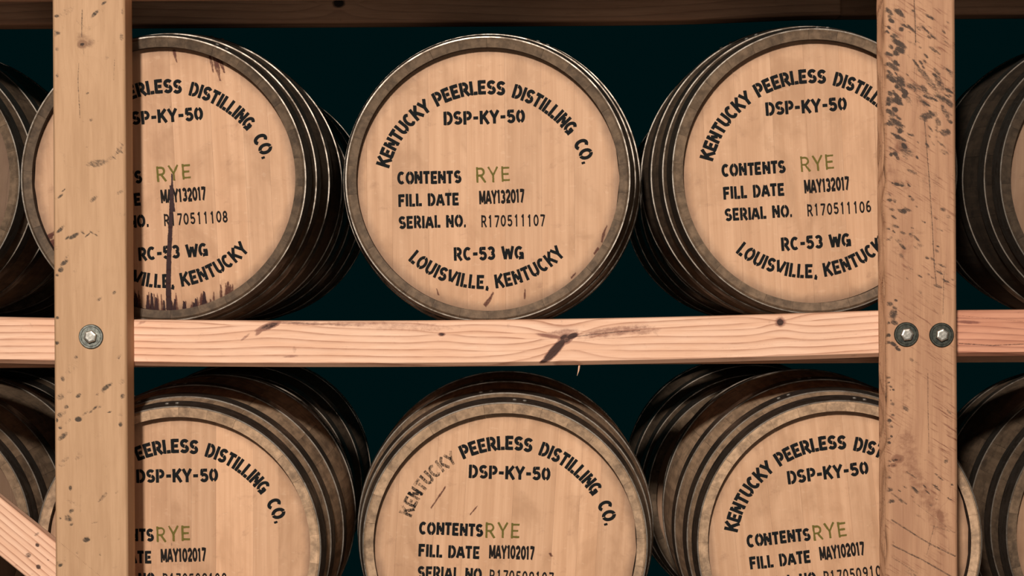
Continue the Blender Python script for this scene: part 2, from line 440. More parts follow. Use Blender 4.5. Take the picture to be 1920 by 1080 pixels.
rs = [([(1700, 820), (1710, 880), (1735, 930), (1765, 985)], 22, .34), ([(1665, 320), (1700, 350)], 16, .28), ([(1720, 440), (1690, 470)], 22, .22), ([(1700, 700), (1695, 760)], 15, .2)]
a, b = P(1660, 540, -.089), P(1794, 540, -.089)
fr0 = post_field(rm, rk, rc, rs, 8, 60, -35)
def right_field(U, V, Y, front):
    ring, mark, knot = fr0(U, V, Y, front)
    # the sawn left side is furrowed and barky
    side = np.clip((Y + 0.086) / 0.006, 0, 1) * (U < a.x + 0.003)
    fur = np.sin(Y * 420 + 2.2 * np.sin(V * 13) + 1.2 * np.sin(V * 37 + 1)) * 0.5 + 0.5
    mark = np.maximum(mark * (1 - side), side * (0.15 + 0.95 * fur ** 2))
    edge = np.exp(-((U - a.x) / 0.004) ** 2) * (0.5 + 0.5 * np.sin(V * 90 + 3 * np.sin(V * 23)))
    mark = np.maximum(mark, 0.9 * edge * front)
    return ring, mark, knot
post_r = timber('post', 'z', 0.0, 2.75, ((a.x, b.x), (-0.089, 0.0)), rack, M_post_r, right_field, bevel=0.006, rough=0.0016)
post_r['label'] = 'reddish upright post with two bolts and scratched rough edges'

# rails ------------------------------------------------------------
def rail_field(seed, freq, knots, cracks, tilt=0.0, y=0.0):
    def f(U, V, Y, front):
        ring = (V - V.min()) * freq + tilt * U + 0.35 * np.sin(U * 3.1 + seed) + 0.12 * np.sin(U * 11 + seed * 2) + Y * 25
        mark = np.zeros_like(U); knot = np.zeros_like(U)
        for (px, py, rx, ry, an, k, warp) in knots:
            c = P(px, py, y)
            cz = c.z - sag(c.x)
            knot = np.maximum(knot, blob(U, V, c.x, cz, rx / 957, ry / 957, an, k) * front)
            if warp:
                d2 = ((U - c.x) / (2.2 * rx / 957 + .025)) ** 2 + ((V - cz) / (3 * ry / 957 + .02)) ** 2
                ring = ring + warp * np.sign(V - cz + 1e-9) * np.exp(-d2)
        for pts, w, k in cracks:
            q = [(P(g, h, y).x, P(g, h, y).z - sag(P(g, h, y).x)) for g, h in pts]
            mark = np.maximum(mark, seg(U, V, q, w / 957, k) * front)
        return ring, mark, knot
    return f
# the middle rail sags a little between the posts
za, zb, zc = P(0, 595), P(880, 601), P(1648, 583)
def sag(x):
    t = np.clip((x - za.x) / (zc.x - za.x), -0.3, 1.3)
    line = za.z + (zc.z - za.z) * t
    dip = (za.z + (zc.z - za.z) * (zb.x - za.x) / (zc.x - za.x)) - zb.z
    return line - dip * 4 * t * (1 - t) * np.exp(-0.0 * t) - 0.0
mk = [(505, 611, 30, 7, 22, .8, .9), (487, 622, 14, 4, 40, .5, 0), (560, 606, 60, 5, -3, .42, 0), (650, 607, 70, 7, -2, .34, 0), (828, 627, 8, 4, 0, .85, .4), (760, 612, 120, 12, -2, .26, 0),
      (1060, 635, 17, 12, 20, .8, 1.2), (1040, 657, 36, 9, 47, 1.2, .6), (1018, 680, 10, 6, 40, 1.2, 0), (1032, 630, 30, 5, -8, .62, 0), (1050, 625, 40, 9, 10, .4, 0), (1073, 630, 13, 6, 20, 1.2, 0), (1150, 622, 80, 11, 6, .42, .5), (1200, 620, 42, 9, 3, .36, 0),
      (1463, 604, 9, 9, 0, .95, .8), (1463, 604, 13, 12, 0, .5, 0), (700, 606, 40, 3, 0, .4, 0), (270, 602, 18, 4, 30, .4, 0), (460, 632, 14, 3, 40, .4, 0), (545, 668, 18, 3, 5, .4, 0), (552, 655, 5, 8, 0, .3, 0)]
mc = [([(1075, 632), (1120, 626), (1165, 622), (1200, 620)], 1.3, .85), ([(1080, 622), (1180, 612), (1226, 614), (1234, 622), (1180, 632), (1085, 640)], 0.9, .6), ([(1240, 640), (1252, 655)], 5, .3), ([(505, 604), (560, 606), (662, 610)], 1.1, .8), ([(1075, 628), (1150, 618), (1230, 612)], 0.9, .55), ([(1018, 682), (1040, 660), (1068, 636)], 1.2, .5), ([(1300, 659), (1480, 642), (1646, 622)], 0.9, .5), ([(1290, 672), (1420, 662)], 0.9, .5)]
x1 = P(1722, 625).x
rail_m = timber('rail', 'x', -1.75, x1 - .001, ((-0.0905, 0.0), (0.0, 0.089)), rack, M_rail, rail_field(1.0, 75, mk, mc, -0.5), bend=lambda T: sag(T), low_bevel=0.0085)
rail_m['label'] = 'pale pine rail with a large dark forked knot'
zr = P(1860, 581.5).z
def zright(T): return zr + (T - P(1860, 581).x) * 0.004
_s = sag
sag = lambda x: zr + (x - P(1860, 581).x) * 0.004
rail_r = timber('rail', 'x', x1 + .001, 1.75, ((-0.0905, 0.0), (0.0, 0.089)), rack, M_rail_r, rail_field(4.0, 85, [(1815, 604, 30, 4, -4, .5, .4)], [([(1798, 644), (1860, 648), (1920, 645)], 1.6, .9), ([(1798, 592), (1920, 603)], 1.0, .7)], 1.0),
                bend=zright, low_bevel=0.008)
rail_r['label'] = 'reddish pine rail beyond the right post'
sag = _s
plain = lambda seed, fq: (lambda U, V, Y, front: ((V - V.min()) * fq + .3 * np.sin(U * 3 + seed) + Y * 25, U * 0, U * 0))
DZ = 0.7165                                            # tier spacing
for dz, hh in ((DZ, 0.16), (-DZ, 0.0905)):  # unseen upper rail, made taller so its shadow covers the crossbeam
    timber('rail', 'x', -1.75, 1.75, ((EYE - 0.0625 - 0.0905 + dz + (.013 if dz > 0 else 0), EYE - 0.0625 - 0.0905 + dz + hh), (0.0, 0.089)), rack, M_rail, plain(dz, 75), step=0.05, fstep=0.02)
# dim rear crossbeams near the top of the frame
yb = 0.42
bz0, bz1 = P(0, 47, yb), P(1000, 44, yb)
sag = lambda x: x * 0
def bf(U, V, Y, front):
    ring = (V - V.min()) * 60 + .5 * np.sin(U * 3.3 + 1) + .2 * np.sin(U * 9) + Y * 20
    knot = U * 0
    for px, py, r in ((635, 6, 13),):
        c = P(px, py, yb)
        knot = np.maximum(knot, blob(U, V, c.x, c.z, r / 880, r * .7 / 880, 0, 1.1))
        ring = ring + 1.5 * np.sign(V - c.z) * np.exp(-((U - c.x) / .06) ** 2 - ((V - c.z) / .03) ** 2)
    return ring, U * 0, knot
e = P(1576, 20, yb)
bz = P(620, 43, yb).z
beam = timber('crossbeam', 'x', -1.75, e.x, ((bz, bz + 0.055), (yb, yb + 0.089)), rack, M_beam, bf, bend=lambda T: 0.011 * np.exp(-((T - e.x) / .25) ** 2) + 0.0 * T, step=0.004, fstep=0.003)
beam['label'] = 'dark shaded beam across the top'
bz2 = P(1860, 27, yb + .1).z
beam2 = timber('crossbeam', 'x', e.x + 0.005, 1.75, ((bz2, bz2 + 0.06), (yb + .1, yb + .189)), rack, M_beam, plain(2.0, 60), step=0.02, fstep=0.01)
# rails the barrels roll on, and bearers that carry them behind the posts
def box_bm(bm, x0, x1, y0, y1, z0, z1):
    v = [bm.verts.new(p) for p in ((x0, y0, z0), (x1, y0, z0), (x1, y1, z0), (x0, y1, z0), (x0, y0, z1), (x1, y0, z1), (x1, y1, z1), (x0, y1, z1))]
    for f in ((0, 3, 2, 1), (4, 5, 6, 7), (0, 1, 5, 4), (1, 2, 6, 5), (2, 3, 7, 6), (3, 0, 4, 7)): bm.faces.new([v[i] for i in f])

# diagonal brace at lower left
def brace_uv(px, py):
    p0, p1, p = P(0, 1043), P(46, 1080), P(px, py)
    an = atan2(p1.z - p0.z, p1.x - p0.x)
    dx, dz = p.x - p0.x, p.z - p0.z
    return dx * cos(an) + dz * sin(an), -dx * sin(an) + dz * cos(an)
bl = 1.25
br = timber('brace', 'x', -0.66, 0.62, ((-0.0, 0.0895), (0.0, 0.038)), rack, M_rail, 
            lambda U, V, Y, f: (V * 85 + .3 * np.sin(U * 4) + Y * 25,
                                np.maximum.reduce([blob(U, V, *brace_uv(px, py), r1 / 957, r2 / 957, an, k) * f for px, py, r1, r2, an, k in ((69, 1002, 7, 4, 70, .7), (70, 1022, 5, 4, 0, 1.2), (53, 1041, 8, 6, 60, .8), (72, 1063, 6, 5, 0, 1.2), (90, 1050, 3, 2, 0, .8))]),
                                U * 0), bevel=0.003)
d0, d1 = P(0, 1043), P(46, 1080)
ang = atan2(d1.z - d0.z, d1.x - d0.x)
br.rotation_euler = (0, -ang, 0)
br.location = (d0.x, 0, d0.z)
br['label'] = 'sloping pine brace at lower left'

# bolts and washers, sub-parts of the posts
def washer_bm():
    bm = bmesh.new()
    prof = [(0.006, 0), (0.0235, 0), (0.0235, -0.0035), (0.0222, -0.0048), (0.0195, -0.0048), (0.0185, -0.0040), (0.006, -0.0040)]
    n = 40
    rows = [[bm.verts.new((r * cos(2 * pi * i / n), y, r * sin(2 * pi * i / n))) for r, y in prof] for i in range(n)]
    for i in range(n):
        for j in range(len(prof) - 1):
            bm.faces.new((rows[i][j], rows[(i + 1) % n][j], rows[(i + 1) % n][j + 1], rows[i][j + 1]))
    return bm
def bolt_bm(rot):
    bm = bmesh.new()
    def ring(r, y, n=6): return [bm.verts.new((r * cos(rot + 2 * pi * i / n), y, r * sin(rot + 2 * pi * i / n))) for i in range(n)]
    a, b = ring(0.0128, 0), ring(0.0128, -0.0075)
    c, d = ring(0.0112, -0.0098), ring(0.0085, -0.0104)
    for p, q in ((a, b), (b, c), (c, d)):
        for i in range(6): bm.faces.new((p[i], p[(i + 1) % 6], q[(i + 1) % 6], q[i]))
    bm.faces.new(d); bm.faces.new(a[::-1])
    return bm
for px, py, post, rot in ((171, 631, post_l, .3), (1699, 627, post_r, .1), (1765, 628, post_r, .4)):
    c = P(px, py, -0.089)
    w = from_bm('washer', washer_bm(), M_washer if post is post_l else M_washer_dark, post); w.location = (c.x, -0.0887, c.z)
    h = from_bm('bolt', bolt_bm(rot), M_bolt, post); h.location = (c.x, -0.0925, c.z)
# splinter under the rail
bm = bmesh.new()
pts = [P(1087, 682, 0.022), P(1085, 696, 0.020), P(1082, 705, 0.014)]
w = (.0022, .0016, .0002)
rows = [[bm.verts.new((p.x - k, p.y, p.z)), bm.verts.new((p.x, p.y - k * .6, p.z)), bm.verts.new((p.x + k, p.y + k, p.z + k))] for p, k in zip(pts, w)]
for i in range(2):
    for j in range(3): bm.faces.new((rows[i][j], rows[i][(j + 1) % 3], rows[i + 1][(j + 1) % 3], rows[i + 1][j]))
from_bm('splinter', bm, M_rail, rail_m)

# ------------------------------------------------------------------ lettering: a stroke alphabet with stencil bridges
def arc(cx, cy, rx, ry, a0, a1, n=14):
    return [(cx + rx * cos(radians(a0 + (a1 - a0) * i / n)), cy + ry * sin(radians(a0 + (a1 - a0) * i / n))) for i in range(n + 1)]
# glyph: (advance width, [strokes]); cap height 1, strokes are centre lines kept inside by half the stroke
B, T_ = 0.09, 0.91
G = {
 'A': (.78, [[(.06, .0), (.36, T_ + .06)], [(.42, T_ + .06), (.72, .0)], [(.2, .28), (.58, .28)]]),
 'C': (.72, [arc(.37, .5, .28, .41, 52, 308, 22)]),
 'D': (.74, [[(.12, 0), (.12, 1)], [(.12, T_), (.32, T_)] + arc(.32, .5, .31, .41, 90, -90, 18) + [(.12, B)]]),
 'E': (.64, [[(.12, 0), (.12, 1)], [(.12, T_), (.6, T_)], [(.12, .5), (.53, .5)], [(.12, B), (.6, B)]]),
 'F': (.62, [[(.12, 0), (.12, 1)], [(.12, T_), (.6, T_)], [(.12, .5), (.52, .5)]]),
 'G': (.76, [arc(.38, .5, .29, .41, 50, 350, 24), [(.67, .02), (.67, .46)], [(.42, .44), (.74, .44)]]),
 'I': (.26, [[(.13, 0), (.13, 1)]]),
 'K': (.74, [[(.12, 0), (.12, 1)], [(.17, .42), (.66, 1)], [(.32, .58), (.7, 0)]]),
 'L': (.58, [[(.12, 0), (.12, 1)], [(.12, B), (.56, B)]]),
 'M': (.86, [[(.1, 0), (.1, 1)], [(.12, .97), (.43, .15)], [(.43, .15), (.74, .97)], [(.76, 0), (.76, 1)]]),
 'N': (.76, [[(.12, 0), (.12, 1)], [(.13, .96), (.63, .04)], [(.64, 0), (.64, 1)]]),
 'O': (.78, [arc(.39, .5, .30, .41, 90, 450, 30)]),
 'P': (.68, [[(.12, 0), (.12, 1)], [(.12, T_), (.36, T_)] + arc(.36, .67, .22, .24, 90, -90, 14) + [(.12, .43)]]),
 'R': (.72, [[(.12, 0), (.12, 1)], [(.12, T_), (.36, T_)] + arc(.36, .68, .22, .23, 90, -90, 14) + [(.12, .45)], [(.36, .44), (.66, 0)]]),
 'S': (.68, [arc(.34, .70, .235, .21, 35, 270, 16) + arc(.34, .29, .245, .20, 90, -145, 16)[1:]]),
 'T': (.64, [[(.32, 0), (.32, T_)], [(.02, T_), (.62, T_)]]),
 'U': (.76, [[(.12, 1), (.12, .36)] + arc(.38, .36, .26, .27, 180, 360, 16) + [(.64, .36), (.64, 1)]]),
 'V': (.74, [[(.05, 1), (.36, .03)], [(.38, .03), (.69, 1)]]),
 'W': (1.0, [[(.05, 1), (.27, .03)], [(.28, .03), (.49, .95)], [(.51, .95), (.72, .03)], [(.73, .03), (.95, 1)]]),
 'Y': (.72, [[(.05, 1), (.36, .45)], [(.67, 1), (.36, .45)], [(.36, .5), (.36, 0)]]),
 '-': (.48, [[(.06, .47), (.42, .47)]]),
 '.': (.26, [[(.08, .09), (.21, .09)]]),
 ',': (.26, [[(.08, .09), (.21, .09)], [(.17, .09), (.11, -.13)]]),
 '0': (.68, [arc(.34, .5, .245, .41, 90, 450, 28)]),
 '1': (.46, [[(.25, 0), (.25, 1)], [(.25, .95), (.08, .78)]]),
 '2': (.66, [arc(.32, .68, .225, .23, 165, -25, 16) + [(.12, .12)], [(.08, B), (.6, B)]]),
 '3': (.66, [arc(.31, .70, .215, .21, 150, -90, 16), arc(.31, .29, .24, .20, 90, -150, 16)]),
 '5': (.66, [[(.56, T_), (.15, T_), (.13, .52)], [(.13, .52)] + arc(.32, .33, .24, .24, 118, -150, 18)]),
 '6': (.66, [arc(.33, .32, .225, .23, 0, 360, 24), [(.105, .34)] + arc(.36, .46, .255, .45, 180, 70, 14)]),
 '7': (.6, [[(.05, T_), (.56, T_), (.22, 0)]]),
 '8': (.66, [arc(.33, .70, .195, .21, 0, 360, 22), arc(.33, .28, .23, .20, 0, 360, 22)]),
 '9': (.66, [arc(.33, .68, .225, .23, 0, 360, 24), [(.555, .66)] + arc(.30, .54, .255, .45, 0, -110, 14)]),
 ' ': (.42, []),
}
# bridges cut by the stencil: rectangles (x0,x1,y0,y1) removed from the strokes
CUT = {
 'A': [(.22, .30, .2, .4), (.34, .44, .8, 1.1)], 'C': [], 'D': [(.22, .29, .7, 1.1), (.22, .29, -.1, .3)], 'E': [(.22, .27, .35, .65)], 'F': [(.22, .27, .35, .65)],
 'G': [(.28, .35, -.1, .25)], 'K': [(.22, .28, .0, 1)], 'L': [(.22, .28, -.1, .2)], 'N': [(.21, .26, .5, 1), (.50, .55, 0, .5)], 'O': [(.36, .43, .7, 1.1), (.36, .43, -.1, .3)],
 'P': [(.22, .28, .7, 1.1), (.22, .28, .3, .55)], 'R': [(.22, .28, .75, 1.1), (.22, .28, .3, .56)], 'S': [(.36, .42, .4, .6)], 'T': [(.2, .45, .77, .82)], 'U': [(.36, .42, -.1, .3)],
 'W': [(.44, .57, .8, 1.1)], 'Y': [], '0': [(.31, .37, .7, 1.1), (.31, .37, -.1, .3)], '3': [(.30, .36, .4, .6)], '5': [(.2, .25, .75, 1.1)], 'V': [(.31, .43, -.1, .18)],
}

class Ink:
    """collects flat ribbons with a faded sprayed fringe in head coordinates (pixels from the head centre, y up)"""
    def __init__(self): self.v, self.f, self.a = [], [], []
    def ribbon(self, pts, hw, fr, mapf, amp=1.0, widths=None):
        p = []
        for (x0, y0), (x1, y1) in zip(pts[:-1], pts[1:]):
            n = max(1, int(hypot(x1 - x0, y1 - y0) / (hw * 1.2)))
            p += [(x0 + (x1 - x0) * i / n, y0 + (y1 - y0) * i / n) for i in range(n)]
        p.append(pts[-1])
        if len(p) < 2: return
        p = np.array(p)
        tan = np.gradient(p, axis=0)
        tan /= np.linalg.norm(tan, axis=1)[:, None] + 1e-12
        nor = np.stack([-tan[:, 1], tan[:, 0]], 1)
        W = np.full(len(p), hw) if widths is None else np.interp(np.linspace(0, 1, len(p)), np.linspace(0, 1, len(widths)), widths)
        P0 = np.vstack([p[0] - tan[0] * fr, p, p[-1] + tan[-1] * fr])
        N0 = np.vstack([nor[0], nor, nor[-1]]); W0 = np.concatenate([[W[0]], W, [W[-1]]])
        base = len(self.v)
        for i in range(len(P0)):
            end = i in (0, len(P0) - 1)
            for o, al in ((-1, 0), (-.5, 1), (.5, 1), (1, 0)):
                off = (W0[i] + fr * .7) * (1 if o > 0 else -1) if abs(o) == 1 else max(W0[i] - fr * .5, W0[i] * .25) * (1 if o > 0 else -1)
                q = P0[i] + N0[i] * off
                self.v.append(mapf(q[0], q[1])); self.a.append(0.0 if end else al * amp)
        for i in range(len(P0) - 1):
            for j in range(3):
                k = base + i * 4 + j
                self.f.append((k, k + 1, k + 5, k + 4))
    def glyph(self, ch, stencil, sw, fr, mapf, amp=1.0, h=1.0):
        for s in G[ch][1]:
            runs = [s]
            if stencil and ch in CUT and CUT[ch]:
                d = []
                for (x0, y0), (x1, y1) in zip(s[:-1], s[1:]):
                    n = max(1, int(hypot(x1 - x0, y1 - y0) / .02))
                    d += [(x0 + (x1 - x0) * i / n, y0 + (y1 - y0) * i / n) for i in range(n)]
                d.append(s[-1])
                runs, cur = [], []
                vertical = len(s) == 2 and abs(s[0][0] - s[1][0]) < 1e-6 and ch != 'T'
                for q in d:
                    if not vertical and any(a <= q[0] <= b and c <= q[1] <= e for a, b, c, e in CUT[ch]):
                        if len(cur) > 1: runs.append(cur)
                        cur = []
                    else: cur.append(q)
                if len(cur) > 1: runs.append(cur)
            for r in runs: self.ribbon(r, sw / 2, fr, mapf, amp)
    def line(self, text, x0, x1, yc, h, ang, stencil, sw, fr=.045, gap=.13, amp=1.0, mono=False, xs=None):
        """text between x0 and x1 (px, y down) centred on height yc"""
        adv = [(.74 if mono else G[c][0]) for c in text]
        tot = sum(adv) + gap * (len(text) - 1)
        k = (x1 - x0) / tot
        ca, sa = cos(radians(ang)), sin(radians(ang))
        cx, cy = (x0 + x1) / 2, yc
        pos = 0.0
        for c, a in zip(text, adv):
            off = pos + ((a - G[c][0]) / 2 if mono else 0)
            jx, jy = random.uniform(-.02, .02), random.uniform(-.02, .02)
            def mp(u, v, off=off, jx=jx, jy=jy):
                X = x0 + (off + u + jx) * k - cx
                Y = (v + jy - .5) * h
                return (cx + X * ca - Y * sa, -cy + X * sa + Y * ca)
            # keep stroke weight even although glyphs are squeezed sideways
            self.glyph(c, stencil, sw, fr, mp, amp * random.uniform(.93, 1.06))
            pos += a + gap
    def arc(self, text, cx, cy, R, a0, a1, h, inside, sw, fr=.045, gap=.13, amp=1.0):
        adv = [G[c][0] for c in text]
        tot = sum(adv) + gap * (len(text) - 1)
        pos = 0.0
        for c, a in zip(text, adv):
            mid = radians(a0 + (a1 - a0) * (pos + a / 2) / tot)
            k = radians(a1 - a0) * R / tot
            def mp(u, v, mid=mid, a=a, k=k):
                X, Y = (u - a / 2) * k, (v - .5) * h
                if not inside:        # text over the top
                    return (cx + (R + Y) * sin(mid) + X * cos(mid), -cy + (R + Y) * cos(mid) - X * sin(mid))
                return (cx + (R - Y) * sin(mid) + X * cos(mid), -cy - (R - Y) * cos(mid) + X * sin(mid))
            self.glyph(c, True, sw, fr, mp, amp * random.uniform(.93, 1.06))
            pos += a + gap
    def build(self, name, mat, parent, off, y):
        k = (D + 0.134) / F
        vs = [((x + off[0]) * k, y - 0.00002 * (i // 4 % 7), (z - off[1]) * k) for i, (x, z) in enumerate(self.v)]
        o = link_mesh(name, vs, self.f, mat, parent, False, {'ink': self.a})
        return o

# ------------------------------------------------------------------ barrels
LB, R0, RB = 0.88, 0.2825, 0.3160          # length, chime radius, bilge radius
NS = 30
def prof_r(y):
    t = (y - LB / 2) / (LB / 2)
    return R0 + (RB - R0) * (1 - t * t) ** 0.92 if abs(t) < 1 else R0
HEAD_R, HEAD_Y = 0.2655, 0.034
def stave_mesh(n):
    bm = bmesh.new()
    half = pi / n - 0.0005
    ys_ = list(np.linspace(0.004, LB - 0.004, 19))
    angs = np.linspace(-half, half, 4)
    outer, inner = [], []
    for y in ys_:
        r = prof_r(y) if 0.01 < y < LB - .01 else prof_r(y) - 0.0
        outer.append([bm.verts.new((r * sin(a), y, r * cos(a))) for a in angs])
    rim_f = [bm.verts.new(((R0 - .003) * sin(a), 0, (R0 - .003) * cos(a))) for a in angs]
    rim_b = [bm.verts.new(((R0 - .003) * sin(a), LB, (R0 - .003) * cos(a))) for a in angs]
    lip_f = [bm.verts.new(((HEAD_R - .0012) * sin(a), 0.0055, (HEAD_R - .0012) * cos(a))) for a in angs]
    lip_b = [bm.verts.new(((HEAD_R - .0012) * sin(a), LB - 0.0055, (HEAD_R - .0012) * cos(a))) for a in angs]
    in_f = [bm.verts.new(((HEAD_R + .0002) * sin(a), 0.06, (HEAD_R + .0002) * cos(a))) for a in angs]
    in_b = [bm.verts.new(((HEAD_R + .0002) * sin(a), LB - 0.06, (HEAD_R + .0002) * cos(a))) for a in angs]
    in_m = [bm.verts.new(((RB - .026) * sin(a), LB / 2, (RB - .026) * cos(a))) for a in angs]
    loop = [lip_f, rim_f] + outer + [rim_b, lip_b, in_b, in_m, in_f]
    for p, q in zip(loop, loop[1:] + loop[:1]):
        inner_face = (p is in_f and q is lip_f) or (p is lip_b and q is in_b)
        for j in range(3): bm.faces.new((p[j], p[j + 1], q[j + 1], q[j])).material_index = int(inner_face)
    for j in (0, 3): bm.faces.new([row[j] for row in loop])
    bmesh.ops.recalc_face_normals(bm, faces=bm.faces)
    me = bpy.data.meshes.new('stave'); bm.to_mesh(me); bm.free()
    me.materials.append(M_stave); me.materials.append(M_char_shade)
    return me
STAVE = stave_mesh(NS)
def hoop_mesh(y0, y1):
    bm = bmesh.new()
    n = 120
    th = 0.0030
    def R(y): return max(prof_r(y), R0 - 0.0) + 0.0003
    prof = [(R(y0), y0), (R(y0) + th - .0006, y0), (R(y0) + th, y0 + .0008), (R((y0 + y1) / 2) + th, (y0 + y1) / 2), (R(y1) + th, y1 - .0008), (R(y1) + th - .0006, y1), (R(y1), y1)]
    rows = [[bm.verts.new((r * sin(2 * pi * i / n), y, r * cos(2 * pi * i / n))) for r, y in prof] for i in range(n)]
    for i in range(n):
        for j in range(len(prof)):
            k = (j + 1) % len(prof)
            bm.faces.new((rows[i][j], rows[(i + 1) % n][j], rows[(i + 1) % n][k], rows[i][k]))
    bmesh.ops.recalc_face_normals(bm, faces=bm.faces)
    me = bpy.data.meshes.new('hoop'); bm.to_mesh(me); bm.free()
    me.materials.append(M_hoop)
    return me
HY = [(0.0045, 0.049), (0.098, 0.140), (0.255, 0.298)]
HOOPS = [hoop_mesh(a, b) for a, b in HY] + [hoop_mesh(LB - b, LB - a) for a, b in HY]
def rivet_mesh():
    bm = bmesh.new()
    bmesh.ops.create_uvsphere(bm, u_segments=10, v_segments=6, radius=0.0045)
    for v in bm.verts: v.co.z *= 0.55
    me = bpy.data.meshes.new('rivet'); bm.to_mesh(me); bm.free()
    me.materials.append(M_bolt)
    return me
RIVET = rivet_mesh()
def child(name, me, parent):
    o = bpy.data.objects.new(name, me)
    C.objects.link(o); o.parent = parent
    return o
def board_mesh(x0, x1, dy):
    bm = bmesh.new()
    R = HEAD_R - 0.0006
    g = 0.00009
    a0, a1 = max(x0 + g, -R * .9999), min(x1 - g, R * .9999)
    n = 14
    xs = np.linspace(a0, a1, n)
    pts = [(x, math.sqrt(max(0, R * R - x * x))) for x in xs] + [(x, -math.sqrt(max(0, R * R - x * x))) for x in xs[::-1]]
    cl = []
    for p in pts:
        if not cl or hypot(p[0] - cl[-1][0], p[1] - cl[-1][1]) > 1e-5: cl.append(p)
    if hypot(cl[0][0] - cl[-1][0], cl[0][1] - cl[-1][1]) < 1e-5: cl.pop()
    f = [bm.verts.new((x, HEAD_Y + dy, z)) for x, z in cl]
    b = [bm.verts.new((x, HEAD_Y + 0.022, z)) for x, z in cl]
    bm.faces.new(f); bm.faces.new(b[::-1])
    m = len(cl)
    for i in range(m): bm.faces.new((f[i], f[(i + 1) % m], b[(i + 1) % m], b[i]))
    bmesh.ops.recalc_face_normals(bm, faces=bm.faces)
    me = bpy.data.meshes.new('head_board'); bm.to_mesh(me); bm.free()
    me.materials.append(M_head)
    return me

GROUP = 'oak barrels lying in the rack'
def barrel(label, px, py, rot, y=0.10, boards=None, tones=None, wood=1.0, seed=0, detail=True, scale_at=None, head_tone=1.0, yaw=0.0, loc=None):
    rg = random.Random(seed)
    c = loc or P(px, py, y if scale_at is None else scale_at)
    t = thing('whiskey_barrel', label, 'barrel', (c.x, y, c.z), (radians(1.2), radians(rot), radians(yaw)), GROUP)
    for i in range(NS):
        s = child('stave', STAVE, t)
        s.rotation_euler = (0, 2 * pi * (i + .5) / NS + rg.uniform(-.0004, .0004), 0)
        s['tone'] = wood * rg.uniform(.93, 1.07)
        s.location.y = rg.uniform(-.0006, .0006)
    for i, me in enumerate(HOOPS):
        h = child('hoop', me, t)
        h.rotation_euler = (0, rg.uniform(-.5, .5), 0)
        if i < 3 and detail:
            yc = sum(HY[i]) / 2
            for s in (-1, 1):
                r = child('rivet', RIVET, h)
                th = s * .035
                rr = prof_r(yc) + .0033
                r.location = (rr * sin(th), yc, rr * cos(th)); r.rotation_euler = (0, 0, 0)
    if boards is None:
        boards = [-250]
        while boards[-1] < 200: boards.append(boards[-1] + rg.uniform(50, 95))
        boards = boards[1:] if boards[1] < -190 else boards[1:]
    k = (D + 0.134) / F
    xs = [-HEAD_R] + [b * k for b in boards if abs(b * k) < HEAD_R - .006] + [HEAD_R]
    for i in range(len(xs) - 1):
        b = child('head_board', board_mesh(xs[i], xs[i + 1], rg.uniform(0, .0003)), t)
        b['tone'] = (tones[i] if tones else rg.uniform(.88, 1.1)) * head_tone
    return t

def letter(t, off, date, serial, lower, amp=1.0, seed=0, fade=1.0):
    random.seed(seed)
    yf = HEAD_Y - 0.00045
    fr, sw = .045, .25
    def ink(name, mat, fill, dy=0.0, label=None):
        k = Ink(); fill(k)
        o = k.build(name, mat, t, off, yf - dy)
        if label: o['label'] = label
    def maker(k):
        for w, a0, a1 in (('KENTUCKY', -74, -32.3), ('PEERLESS', -28.5, 10.5), ('DISTILLING', 15, 54), ('CO.', 60, 72.8)):
            k.arc(w, -4, 29, 202, a0, a1, 25, False, sw, fr, .08, amp * (fade if a0 < -60 else 1))
    def town(k):
        for w, a0, a1 in (('LOUISVILLE,', -42, 2), ('KENTUCKY', 5.5, 45)):
            k.arc(w, -8, -10, 202, a0, a1, 25, True, .235, fr, .09, amp)
    ink('maker_lettering', M_ink, maker, 0, 'black stencilled lettering in an arch')
    ink('registration_lettering', M_ink, lambda k: k.line('DSP-KY-50', -83, 69, -117, 24, 1.2, True, .24, fr, .1, amp))
    ink('contents_lettering', M_ink, lambda k: k.line('CONTENTS', -170, -51, -5, 22.5, .8, True, .26, fr, .1, amp))
    ink('fill_date_lettering', M_ink, lambda k: k.line('FILL DATE', -169, -55, 37, 22.5, 1.0, True, .25, fr, .1, amp))
    ink('serial_lettering', M_ink, lambda k: k.line('SERIAL NO.', -168, -42, 78, 22.5, 1.0, True, .24, fr, .1, amp))
    ink('proof_lettering', M_ink, lambda k: k.line('RC-53 WG', -65, 65, 138, 24, 1.2, True, .24, fr, .1, amp))
    ink('town_lettering', M_ink, town, 0, 'black stencilled lettering in a bow')
    dx = -20 if lower else 0
    rx = -23 if lower else 0
    ink('contents_stamp', M_green, lambda k: k.line('RYE', -24 + rx, 41 + rx, -10 + (2 if lower else 0), 28, 1.8, False, .13, .05, .16, .95), 0, 'olive green stamped word')
    ink('date_stamp', M_stamp, lambda k: k.line(date, -17 + dx, 67 + dx, 32, 24.5, 1.6, False, .25, .03, .07), .0001)
    ink('serial_stamp', M_stamp, lambda k: k.line(serial, -14 + dx, 107 + dx, 77, 22, 0.6, False, .165, .04, .1, 1.0, True), .0001)

